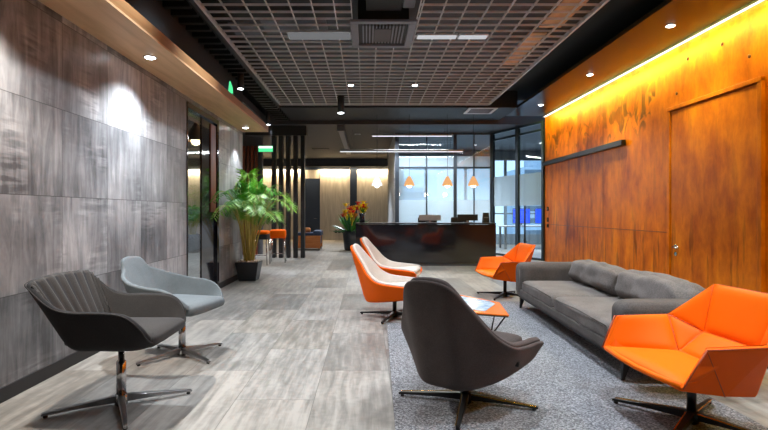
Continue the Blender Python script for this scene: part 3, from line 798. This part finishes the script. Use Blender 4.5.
# far wall
setbox('wall_far', M['navy'], -8, 1.2, 19.7, 19.9, 0, 3.6)
setbox('trim_9', M['panel'], -1.84, -.67, 19.6, 19.7, 0, 2.75)
setbox('trim_10', M['panel'], -.39, .92, 19.6, 19.7, 0, 2.75)
setbox('trim_11', M['panel'], -7.9, -2.50, 19.6, 19.7, 0, 2.75)
setbox('trim_12', M['panel'], -2.46, -1.86, 19.62, 19.7, 2.42, 2.75)
setbox('trim_13', M['darkceil'], -8, 1.2, 19.35, 19.69, 2.86, 3.16)
for x0, x1 in ((-7.9, -2.5), (-1.84, -.67), (-.39, .92)):
    cx = (x0 + x1) / 2
    t = thing('cove_light', {-5.2: 'warm cove light behind the black fins', -1.255: 'warm cove light above the left beige panel', .265: 'warm cove light above the beige panel by the glass office'}[round(cx, 3)], 'light', (cx, 19.5, 2.80))
    hw = (x1 - x0) / 2
    B().box(-hw, hw, -.03, .03, 0, .02).done('diffuser', M['cove'], t)
    B().box(-hw, hw, -.04, -.032, -.01, .03).done('channel', M['black'], t)
    area('cove_lamp', (0, .0, -.02), 38 * (x1 - x0), x1 - x0, .05, (R(25), 0, 0), (1, .75, .42), t)
t = thing('door_3', 'x', 'd', (-2.15, 19.6, 0)); del t['label']; del t['category']; struct(t)
B().box(-.30, .30, .02, .08, 0.01, 2.40).done('door_leaf', M['navy'], t, bevel=.004)
B().tube([(.2, .02, .85), (.2, -.04, .85), (.08, -.04, .85)], .012, 8).done('door_handle', M['chrome'], t, True)
for i in range(3):
    o = thing('wall_socket', ['left', 'middle', 'right'][i] + ' of three dark sockets low on the beige panel', 'socket', (-1.22 + i * .14, 19.6, .33), 0, 'wall sockets')
    B().box(-.05, .05, -.012, -.0005, -.05, .05).done('plate', M['black'], o, bevel=.004); B().box(-.02, .02, -.016, -.012, -.02, .02).done('outlet', M['wallgrey'], o)
# outer shell walls
setbox('wall_outer_left', M['wallgrey'], -8.2, -8, -2.5, 20, 0, 3.6)
setbox('wall_back', M['wallgrey'], -8, 9, -2.7, -2.5, 0, 3.75)
setbox('wall_behind_right', M['wallgrey'], 4.3, 9, 11.0, 11.2, 0, 3.6)
setbox('wall_outer_right', M['wallgrey'], 9, 9.2, 11.0, 17.2, 0, 3.6)

# ------------------------------------------------------------------ reception desk
t = thing('reception_desk', 'long glossy black reception desk in front of the glass office', 'desk', (1.2, 10.19, 0))
B().box(-1.43, 1.43, 0, .03, .05, .845).done('front_panel', M['blackgloss'], t, bevel=.003)
B().box(-1.43, 1.43, -.01, .55, .85, .876).done('worktop', M['blackmetal'], t, bevel=.003)
B().box(-1.40, 1.40, .02, .5, 0, .05).done('plinth', M['wallgrey'], t)
for s in (-1, 1): B().box(s * 1.43 - (.03 if s > 0 else 0), s * 1.43 + (0 if s > 0 else .03), .031, .54, .05, .85).done('side_panel', M['blackgloss'], t)
def monitor(x, y, w, h, lb, mat, z=.876, rz=0):
    t = thing('monitor', lb, 'monitor', (x, y, z), rz)
    B().box(-.09, .09, -.06, .06, 0, .012).done('base', M['steel'], t, bevel=.004)
    B().box(-.018, .018, .0, .016, .012, .10).done('stand', M['steel'], t)
    B().box(-w / 2, w / 2, -.018, -.001, .045, .045 + h).done('casing', mat, t, bevel=.005)
    B().box(-w / 2 + .012, w / 2 - .012, -.001, .003, .057, .033 + h).done('screen_bezel', M['blackgloss'], t)
    return t
monitor(1.32, 10.5, .46, .12, 'silver-backed low monitor on the desk, leftmost of the two', M['silver'])
monitor(2.11, 10.5, .43, .13, 'black monitor on the reception desk near its right end', M['black'])
t = thing('desk_phone', 'upright dark device at the right end of the reception desk', 'device', (2.50, 10.52, .876))
B().frustum(.07, .05, 0, .06, .02, .21).done('body', M['black'], t, bevel=.004)
B().box(-.045, .045, -.036, -.03, .05, .12).done('keypad', M['vent'], t)
# task chair behind the desk
def task_chair(x, y, lb, rz=0):
    t = thing('office_chair', lb, 'chair', (x, y, 0), rz)
    rbox('seat', M['charcoal'], t, -.24, .24, -.24, .24, .44, .52, .03)
    rbox('backrest', M['charcoal'], t, -.22, .22, .20, .27, .56, .98, .03)
    B().tube([(0, 0, .06), (0, 0, .44)], .025, 10).done('column', M['steel'], t, True)
    B().tube([(0, .1, .45), (0, .27, .5), (0, .27, .62)], .02, 8).done('back_support', M['black'], t, True)
    for k in range(5):
        a = k * 2 * PI / 5
        B().tube([(0, 0, .08), (.28 * math.cos(a), .28 * math.sin(a), .045)], [.022, .014], 8).done('leg', M['black'], t, True)
        B().blob((.28 * math.cos(a), .28 * math.sin(a), .027), .026).done('caster', M['black'], t, True)
    return t
task_chair(1.4, 11.35, 'dark office chair behind the silver monitor at the desk', 0)
task_chair(2.2, 11.35, 'dark office chair behind the black monitor at the desk', .2)

# pendants
def pendant(x, lb, shade, bulb, y=11.0, zb=1.68, ceil=3.25, s=1.15):
    t = thing('pendant_lamp', lb, 'lamp', (x, y, zb))
    prof = [(.105 * s, 0), (.10 * s, .015), (.075 * s, .08 * s), (.035 * s, .15 * s), (.02 * s, .18 * s)]
    bb = B(); bm = bb.bm; n = 24; rings = [[bm.verts.new((r * math.cos(2 * PI * k / n), r * math.sin(2 * PI * k / n), z)) for k in range(n)] for r, z in prof]
    for r0, r1 in zip(rings, rings[1:]):
        for k in range(n): bm.faces.new((r0[k], r0[(k + 1) % n], r1[(k + 1) % n], r1[k]))
    o = bb.done('lamp_shade', shade, t, True); sm = o.modifiers.new('t', 'SOLIDIFY'); sm.thickness = .004
    B().blob((0, 0, .01), .05 * s).done('bulb', bulb, t, True)
    B().tube([(0, 0, .17 * s), (0, 0, ceil - zb)], .004, 6).done('cord', M['black'], t)
    L = bpy.data.lights.new('pendant_light', 'POINT'); L.energy = 7; L.color = (1, .78, .5) if bulb == M['bulb'] else (.95, .98, 1); L.shadow_soft_size = .06
    q = bpy.data.objects.new('pendant_light', L); COL.objects.link(q); q.parent = t; q.location = (0, 0, -.06)
pendant(.93, 'copper pendant lamp, leftmost of the three warm ones over the desk', M['shadeglow'], M['bulb'])
pendant(1.77, 'copper pendant lamp, middle of the three warm ones over the desk', M['shadeglow'], M['bulb'])
pendant(2.34, 'copper pendant lamp, rightmost of the three over the desk', M['shadeglow'], M['bulb'])
pendant(.22, 'white pendant lamp hanging left of the glass office', M['shadewhite'], M['coldbulb'])
pendant(-3.42, 'wooden dome pendant seen through the dark doorway', M['domewood'], M['bulb'], 10, 2.52, 3.16, 2.0)
# linear lamps
for xa, xb, y, z, lb in ((-.68, 2.40, 12.5, 2.60, 'long thin linear lamp hanging lowest in front of the glass office'), (.12, 2.10, 12.3, 2.96, 'shorter linear lamp hanging above the long one')):
    t = thing('linear_lamp', lb, 'lamp', ((xa + xb) / 2, y, z)); hw = (xb - xa) / 2
    B().box(-hw, hw, -.03, .03, .012, .06).done('housing', M['steel'], t, bevel=.004)
    B().box(-hw + .01, hw - .01, -.025, .025, 0, .011).done('diffuser', M['linear'], t)
    for s in (-1, 1): B().tube([(s * hw * .8, 0, .06), (s * hw * .8, 0, 3.16 - z)], .004, 5).done('cable', M['black'], t)
t = thing('ceiling_duct', 'grey duct running away across the dark ceiling left of the linear lamps', 'duct', (-.62, 13.6, 3.03))
B().box(-.07, .07, -1.7, 3.2, 0, .13).done('duct_body', M['vent'], t, bevel=.01); B().box(-.09, .09, -1.73, -1.70, -.01, .13).done('flange', M['steel'], t)

# ------------------------------------------------------------------ glass office
def glass_wall(name, p0, p1, posts, ztop, film, rails, filmmat):
    p0 = Vector(p0); p1 = Vector(p1); L = (p1 - p0).length; a = math.atan2(p1.y - p0.y, p1.x - p0.x)
    t = thing(name, 'x', 'd', (p0.x, p0.y, 0), a); del t['label']; del t['category']; struct(t)
    B().box(0, L, -.006, .006, .05, ztop - .04).done('window_glass', M['glass'], t)
    f = B().box(0, L, -.03, .03, ztop - .05, ztop).box(0, L, -.03, .03, 0.001, .05)
    for z in rails: f.box(0, L, -.028, .028, z - .025, z + .025)
    f.done('window_rail', M['frame'], t)
    for s, w in posts: B().box(s - w, s + w, -.035, .035, 0.001, ztop).done('window_post', M['frame'], t)
    for x0, x1, z0, z1, mt in film: B().box(x0, x1, .0065, .010, z0, z1).done('window_film', mt, t)
    return t
glass_wall('window_1', (.78, 13), (3.25, 13), ((0, .05), (1.51, .04), (2.47, .05), (.77, .015), (2.0, .012)), 3.15,
           [(.05, 2.42, .06, 1.41, M['frost2']), (.05, 2.42, 1.4105, 2.22, M['haze']), (.05, 1.47, 2.28, 2.55, M['frost']), (1.55, 2.42, 2.28, 2.55, M['frost'])], (2.25,), None)
glass_wall('window_2', (3.25, 13), (3.98, 11.2), ((0.05, .03), (1.02, .05), (1.9, .03)), 3.15, [(.05, 1.9, 1.25, 2.0, M['frost'])], (2.95,), None)
# long black pull handle on the glass door
t = thing('pull_handle', 'long vertical black pull handle on the glass door beside the rust wall', 'handle', (3.70, 11.72, 0))
B().tube([(0, 0, .25), (0, 0, 1.25)], .02, 10).done('bar', M['black'], t, True)
B().tube([(0, 0, .4), (.07, .03, .4)], .01, 6).tube([(0, 0, 1.1), (.07, .03, 1.1)], .01, 6).done('mount', M['black'], t)
# exterior window wall
t = thing('window_3', 'x', 'd', (0, 17, 0)); del t['label']; del t['category']; struct(t)
f = B().box(.7, 9, -.05, .05, 0, .35).box(.7, 9, -.05, .05, 2.85, 3.16).box(.7, 9, -.03, .03, 1.02, 1.07)
for x in (.75, 2.0, 3.35, 4.7, 6.0, 7.4, 8.9): f.box(x - .04, x + .04, -.05, .05, .35, 2.85)
f.done('window_frame', M['winframe'], t)
B().box(.7, 9, -.005, .005, .35, 2.85).done('window_glass', M['glass'], t)
setbox('wall_office_side', M['cabinet'], .72, .78, 13.05, 17, 0, 3.16)
setbox('wall_far_return', M['frame'], 1.2, 1.25, 17.05, 19.9, 0, 3.6)
# buildings outside
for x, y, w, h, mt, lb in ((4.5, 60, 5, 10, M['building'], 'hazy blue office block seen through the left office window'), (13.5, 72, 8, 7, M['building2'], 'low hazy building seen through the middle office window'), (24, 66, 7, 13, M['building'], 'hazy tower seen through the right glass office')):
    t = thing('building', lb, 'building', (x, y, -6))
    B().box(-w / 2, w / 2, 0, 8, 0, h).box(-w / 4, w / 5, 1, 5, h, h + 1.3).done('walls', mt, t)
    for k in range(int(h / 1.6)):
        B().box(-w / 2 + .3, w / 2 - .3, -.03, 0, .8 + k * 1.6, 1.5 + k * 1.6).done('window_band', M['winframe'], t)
# office desk with blue screens
t = thing('office_table', 'pale office table behind the right-hand glass wall', 'table', (5.2, 15.1, 0))
B().box(-1.2, 1.6, -.35, .35, .66, .69).done('tabletop', M['cabinet'], t, bevel=.004)
for x in (-1.1, 1.5):
    for y in (-.3, .3): B().box(x - .03, x + .03, y - .03, y + .03, 0, .66).done('leg', M['steel'], t)
for x, w, lb in ((4.66, .52, 'bright blue screen left of the glass door handle'), (5.50, .86, 'bright blue screen nearest the rust wall edge')):
    t = thing('monitor', lb, 'monitor', (x, 15.1, .69))
    B().box(-.1, .1, -.06, .06, 0, .012).box(-.02, .02, -.01, .01, .012, .1).done('stand', M['black'], t)
    B().box(-w / 2, w / 2, -.02, .015, .06, .52).done('casing', M['black'], t, bevel=.005)
    B().box(-w / 2 + .012, w / 2 - .012, -.024, -.0205, .075, .505).done('screen', M['screen'], t)
t = thing('cabinet', 'pale low cabinet under the office window', 'cabinet', (2.2, 16.6, 0))
B().box(-1.2, 1.2, -.25, .25, .0, .70).done('body', M['cabinet'], t, bevel=.005)
for k in range(4): d = B().box(-1.17 + k * .59, -.60 + k * .59, -.268, -.251, .05, .67).done('door', M['cabinet'], t, bevel=.004); B().box(-.68 + k * .59, -.66 + k * .59, -.28, -.268, .3, .42).done('handle', M['steel'], d)

# ------------------------------------------------------------------ plants
def palm(loc, nf, H, S, label, potkind, leafmats, seed, wall_x=None):
    rnd = random.Random(seed)
    t = thing('potted_palm', label, 'plant', loc)
    if potkind == 'square':
        p = B().frustum(.135, .135, 0, .185, .185, .30); p.done('pot', M['pot'], t, bevel=.008)
        pb = B()
        for i in range(150):
            pb.blob((rnd.uniform(-.16, .16), rnd.uniform(-.16, .16), .30 + rnd.uniform(-.004, .012)), rnd.uniform(.012, .022), (1, 1, .7), 1)
        o = pb.done('pebbles', M['pebble'], t, True); o['kind'] = 'stuff'; base = .30
    else:
        B().lathe([(.16, 0), (.22, .06), (.26, .30), (.25, .50), (.235, .50), (.23, .46)]).done('pot', M['pot'], t, True); base = .46
    for i in range(nf):
        a = 2 * PI * (i * .381966) + rnd.uniform(-.2, .2); lean = rnd.uniform(.35, 1.0) if i > nf * .2 else rnd.uniform(.12, .4)
        hh = H * rnd.uniform(.72, 1.0) * (1 - .28 * lean); out = S * lean * rnd.uniform(.75, 1.1)
        r0 = .02 + .08 * rnd.random()
        d = Vector((math.cos(a), math.sin(a), 0))
        if wall_x is not None:
            if d.x < 0: d.y *= 1.2
            else: d.x *= .85
            if d.y < 0: out *= 1.35
            else: out *= .6
            d.x = max(d.x, -.13 / max(out, .01))
        P0 = Vector((math.cos(a) * r0, math.sin(a) * r0, base - .02))
        P1 = P0 + Vector((0, 0, hh * .62)) + d * out * .18
        P2 = P0 + Vector((0, 0, hh * 1.12)) + d * out * .55
        P3 = P0 + Vector((0, 0, hh * (1.0 - .30 * lean))) + d * out
        bz = lambda s: P0 * (1 - s) ** 3 + P1 * 3 * s * (1 - s) ** 2 + P2 * 3 * s * s * (1 - s) + P3 * s ** 3
        pts = [bz(k / 14) for k in range(15)]
        b = B(); b.tube(pts, [.011 * (1 - .8 * k / 14) for k in range(15)], 5)
        nlf = len(b.bm.faces)
        NL = 30
        for k in range(NL):
            s = .40 + .60 * k / (NL - 1); p = bz(s); tg = (bz(min(1, s + .02)) - bz(s - .02)).normalized()
            side = tg.cross(Vector((0, 0, 1)));
            if side.length < .1: side = Vector((1, 0, 0))
            side.normalize(); upv = side.cross(tg).normalized()
            Ln = .30 * H / 1.5 * (math.sin(PI * (.16 + .80 * k / (NL - 1))) * .8 + .22) * rnd.uniform(.8, 1.1)
            for sg in (-1, 1):
                dr_ = (side * sg * .85 + tg * .75 + upv * .25).normalized()
                w = tg.cross(dr_).cross(dr_).normalized() * .0085
                m1 = p + dr_ * Ln * .5 + Vector((0, 0, -.015)); tip = p + dr_ * Ln + Vector((0, 0, -.10 * Ln / .3 * rnd.uniform(.5, 1.6)))
                if wall_x is not None:
                    if tip.x < wall_x:
                        kq = max(.1, (p.x - wall_x) / (p.x - tip.x)); m1 = p + (m1 - p) * kq; tip = p + (tip - p) * kq
                vs = [b.bm.verts.new(q) for q in (p, m1 + w, tip, m1 - w)]
                b.bm.faces.new(vs)
        b.bm.faces.ensure_lookup_table()
        for fi, f in enumerate(b.bm.faces): f.material_index = 0 if fi < nlf else 1
        o = b.done('frond', [M['stem'], rnd.choice(leafmats)], t, False, fix=False)
    return t
palm((-1.91, 8.10, 0), 36, 1.62, 1.0, 'tall feathery green palm in a dark square planter at the end of the grey wall', 'square', [M['leaf'], M['leaf'], M['leaf2']], 3, -.19)
palm((-4.75, 13.6, 0), 26, .95, .5, 'bushy green palm in a round dark pot seen through the doorway', 'round', [M['leaf'], M['darkleaf']], 9)

def flower_pot():
    t = thing('potted_flowers', 'tall dark tapered planter with green leaves and orange and yellow blooms left of the desk', 'plant', (-.48, 14.4, 0))
    B().lathe([(.15, 0), (.17, .02), (.23, .56), (.215, .56), (.20, .50)]).done('pot', M['pot'], t, True)
    rnd = random.Random(5)
    for i in range(60):
        a = rnd.uniform(0, 2 * PI); el = rnd.uniform(.2, 1.3); L = rnd.uniform(.4, .8)
        d = Vector((math.cos(a) * math.cos(el), math.sin(a) * math.cos(el), math.sin(el)))
        p = Vector((.08 * math.cos(a), .08 * math.sin(a), .50)); s = d.cross(Vector((0, 0, 1))).normalized() * .05
        b = B(); m1 = p + d * L * .5; tip = p + d * L + Vector((0, 0, -.06))
        b.face([p, m1 + s, tip, m1 - s]); b.done('leaf', M['darkleaf'] if i % 3 else M['leaf'], t, fix=False)
    for i in range(16):
        x, y, z = rnd.uniform(-.22, .30), rnd.uniform(-.15, .12), rnd.uniform(.95, 1.32)
        b = B(); c = Vector((x, y, z))
        b.tube([(x * .2, y * .2, .5), c], .006, 5)
        for k in range(8):
            a = 2 * PI * k / 8; d = Vector((math.cos(a), math.sin(a), .5)) * .11; s = Vector((-math.sin(a), math.cos(a), 0)) * .055
            b.face([c, c + d * .6 + s, c + d, c + d * .6 - s])
        b.blob(c + Vector((0, 0, .01)), .055, n=1)
        b.done('flower', [M['yellow'], M['opetal'], M['yellow'], M['red']][i % 4], t, fix=False)
flower_pot()
def vase():
    t = thing('flower_vase', 'dark glass vase of yellow and red flowers on the left end of the reception desk', 'flowers', (-.10, 10.45, .876))
    B().lathe([(.045, 0), (.06, .02), (.05, .10), (.07, .20), (.062, .20), (.05, .16)]).done('vase', M['blackgloss'], t, True)
    rnd = random.Random(8)
    for i in range(15):
        a = rnd.uniform(0, 2 * PI); r = rnd.uniform(.0, .13); c = Vector((math.cos(a) * r, math.sin(a) * r * .8, rnd.uniform(.22, .42)))
        b = B(); b.tube([(0, 0, .12), c], .004, 5)
        for k in range(8):
            q = 2 * PI * k / 8; d = Vector((math.cos(q), math.sin(q), .6)) * .075; s = Vector((-math.sin(q), math.cos(q), 0)) * .036
            b.face([c, c + d * .6 + s, c + d, c + d * .6 - s])
        b.blob(c, .038, n=1)
        b.done('flower', [M['yellow'], M['yellow'], M['red'], M['yellow']][i % 4], t, fix=False)
    for i in range(12):
        a = rnd.uniform(0, 2 * PI); d = Vector((math.cos(a) * .6, math.sin(a) * .6, .8)).normalized(); p = Vector((0, 0, .18)); s = d.cross(Vector((0, 0, 1))).normalized() * .018
        B().face([p, p + d * .1 + s, p + d * .2, p + d * .1 - s]).done('leaf', M['leaf'], t, fix=False)
vase()

# ------------------------------------------------------------------ stools and far armchair
def stool(x, y, lb, mat2, rz=0, b_=True):
    t = thing('bar_stool', lb, 'stool', (x, y, 0), rz, None)
    rbox('seat', M['orange'], t, -.17, .17, -.16, .16, .64 if b_ else .56, .71, .03, .01)
    rbox('seat_base', mat2, t, -.165, .165, -.155, .155, .53, .638 if b_ else .56, .02)
    for sx in (-1, 1):
        for sy in (-1, 1): B().tube([(sx * .14, sy * .13, .535), (sx * .16, sy * .15, 0)], .012, 8).done('leg', M['chrome'], t, True)
    B().tube([(-.155, -.145, .2), (.155, -.145, .2)], .009, 8).done('footrest', M['chrome'], t, True)
stool(-2.22, 10.45, 'orange-topped black bar stool nearer the palm', M['black'])
stool(-1.95, 10.98, 'orange bar stool on chrome legs beside the black fins', M['orangeout'], .1, False)
t = thing('armchair', 'low armchair with tan side panels and navy cushion beyond the black fins', 'armchair', (-1.68, 14.7, 0))
B().box(-.45, .34, -.35, -.30, .06, .42).done('side_panel', M['tan'], t, bevel=.006); B().box(-.45, .34, .30, .35, .06, .42).done('side_panel', M['tan'], t, bevel=.006)
rbox('seat', M['navy'], t, -.44, .33, -.30, .30, .16, .40, .05); rbox('backrest', M['navy'], t, .12, .36, -.33, .33, .40, .57, .05)
B().box(-.42, .36, -.34, .34, .42, .50).done('frame', M['navy'], t, bevel=.01)
for x in (-.4, .3):
    for y in (-.3, .3): B().box(x - .015, x + .015, y - .015, y + .015, 0, .07).done('leg', M['blackmetal'], t)
o = rbox('throw_cushion', M['tan'], None, -.14, .14, -.05, .05, -.06, .06, .04, .02); o.location = (-1.78, 14.6, .566)
tag(o, 'tan cushion lying on the navy armchair', 'cushion')

# ------------------------------------------------------------------ light
for x in (2.0, 4.6, 6.6): spot('office_fill_light', (x, 14.8, 3.12), 480, 130, .6, (.9, .96, 1))  # fill spots added to brighten the office, no fixtures
area('led_wash', (XR - .30, 4.6, 3.20), 150, .06, 13.0, (0, R(-30), 0), (1, .95, .16))
area('linear_light', (.86, 12.5, 2.58), 60, 3.0, .05, (0, 0, 0), (.95, .98, 1))
area('linear_light', (1.1, 12.3, 2.94), 40, 1.9, .05, (0, 0, 0), (.95, .98, 1))
spot('far_fill_light', (-1.0, 15.5, 3.12), 500, 110, .6, WW); spot('far_fill_light', (-4.2, 14.5, 3.12), 160, 110, .6, WW); spot('far_fill_light', (-4.5, 12.9, 3.12), 300, 100, .6, WW); spot('far_fill_light', (-4.0, 11, 3.12), 260, 110, .6, WW)  # fill spots added to brighten the far zone and the doorway view
spot('far_fill_light', (-.6, 12.2, 3.12), 220, 110, .6, WW)  # one more added fill spot, no fixture
w = bpy.data.worlds.new('world'); scene.world = w; w.use_nodes = True
nt = w.node_tree; bg = nt.nodes['Background']
tc = nt.nodes.new('ShaderNodeTexCoord'); sp = nt.nodes.new('ShaderNodeSeparateXYZ'); nt.links.new(tc.outputs['Generated'], sp.inputs[0])
rp = nt.nodes.new('ShaderNodeValToRGB'); nt.links.new(sp.outputs[2], rp.inputs[0])
rp.color_ramp.elements[0].position = 0; rp.color_ramp.elements[0].color = (.46, .64, .82, 1)
rp.color_ramp.elements[1].position = .25; rp.color_ramp.elements[1].color = (.38, .58, .82, 1)
nt.links.new(rp.outputs[0], bg.inputs[0]); bg.inputs[1].default_value = 2.3

cam = bpy.data.cameras.new('camera'); co = bpy.data.objects.new('camera', cam); COL.objects.link(co); scene.camera = co
co.location = (0, 0, 1.1); co.rotation_euler = (R(90), 0, 0)
cam.sensor_width = 36; cam.lens = 500 / 768 * 36; cam.shift_x = (384 - 367) / 768; cam.shift_y = -(215 - 212) / 768
cam.clip_start = .05; cam.clip_end = 300
scene.view_settings.view_transform = 'Standard'; scene.view_settings.look = 'None'; scene.view_settings.gamma = 1
scene.view_settings.use_curve_mapping = False; scene.view_settings.exposure = .1
scene.cycles.max_bounces = 8; scene.cycles.transparent_max_bounces = 16
scene.cycles.caustics_reflective = False; scene.cycles.caustics_refractive = False; scene.cycles.sample_clamp_indirect = 4
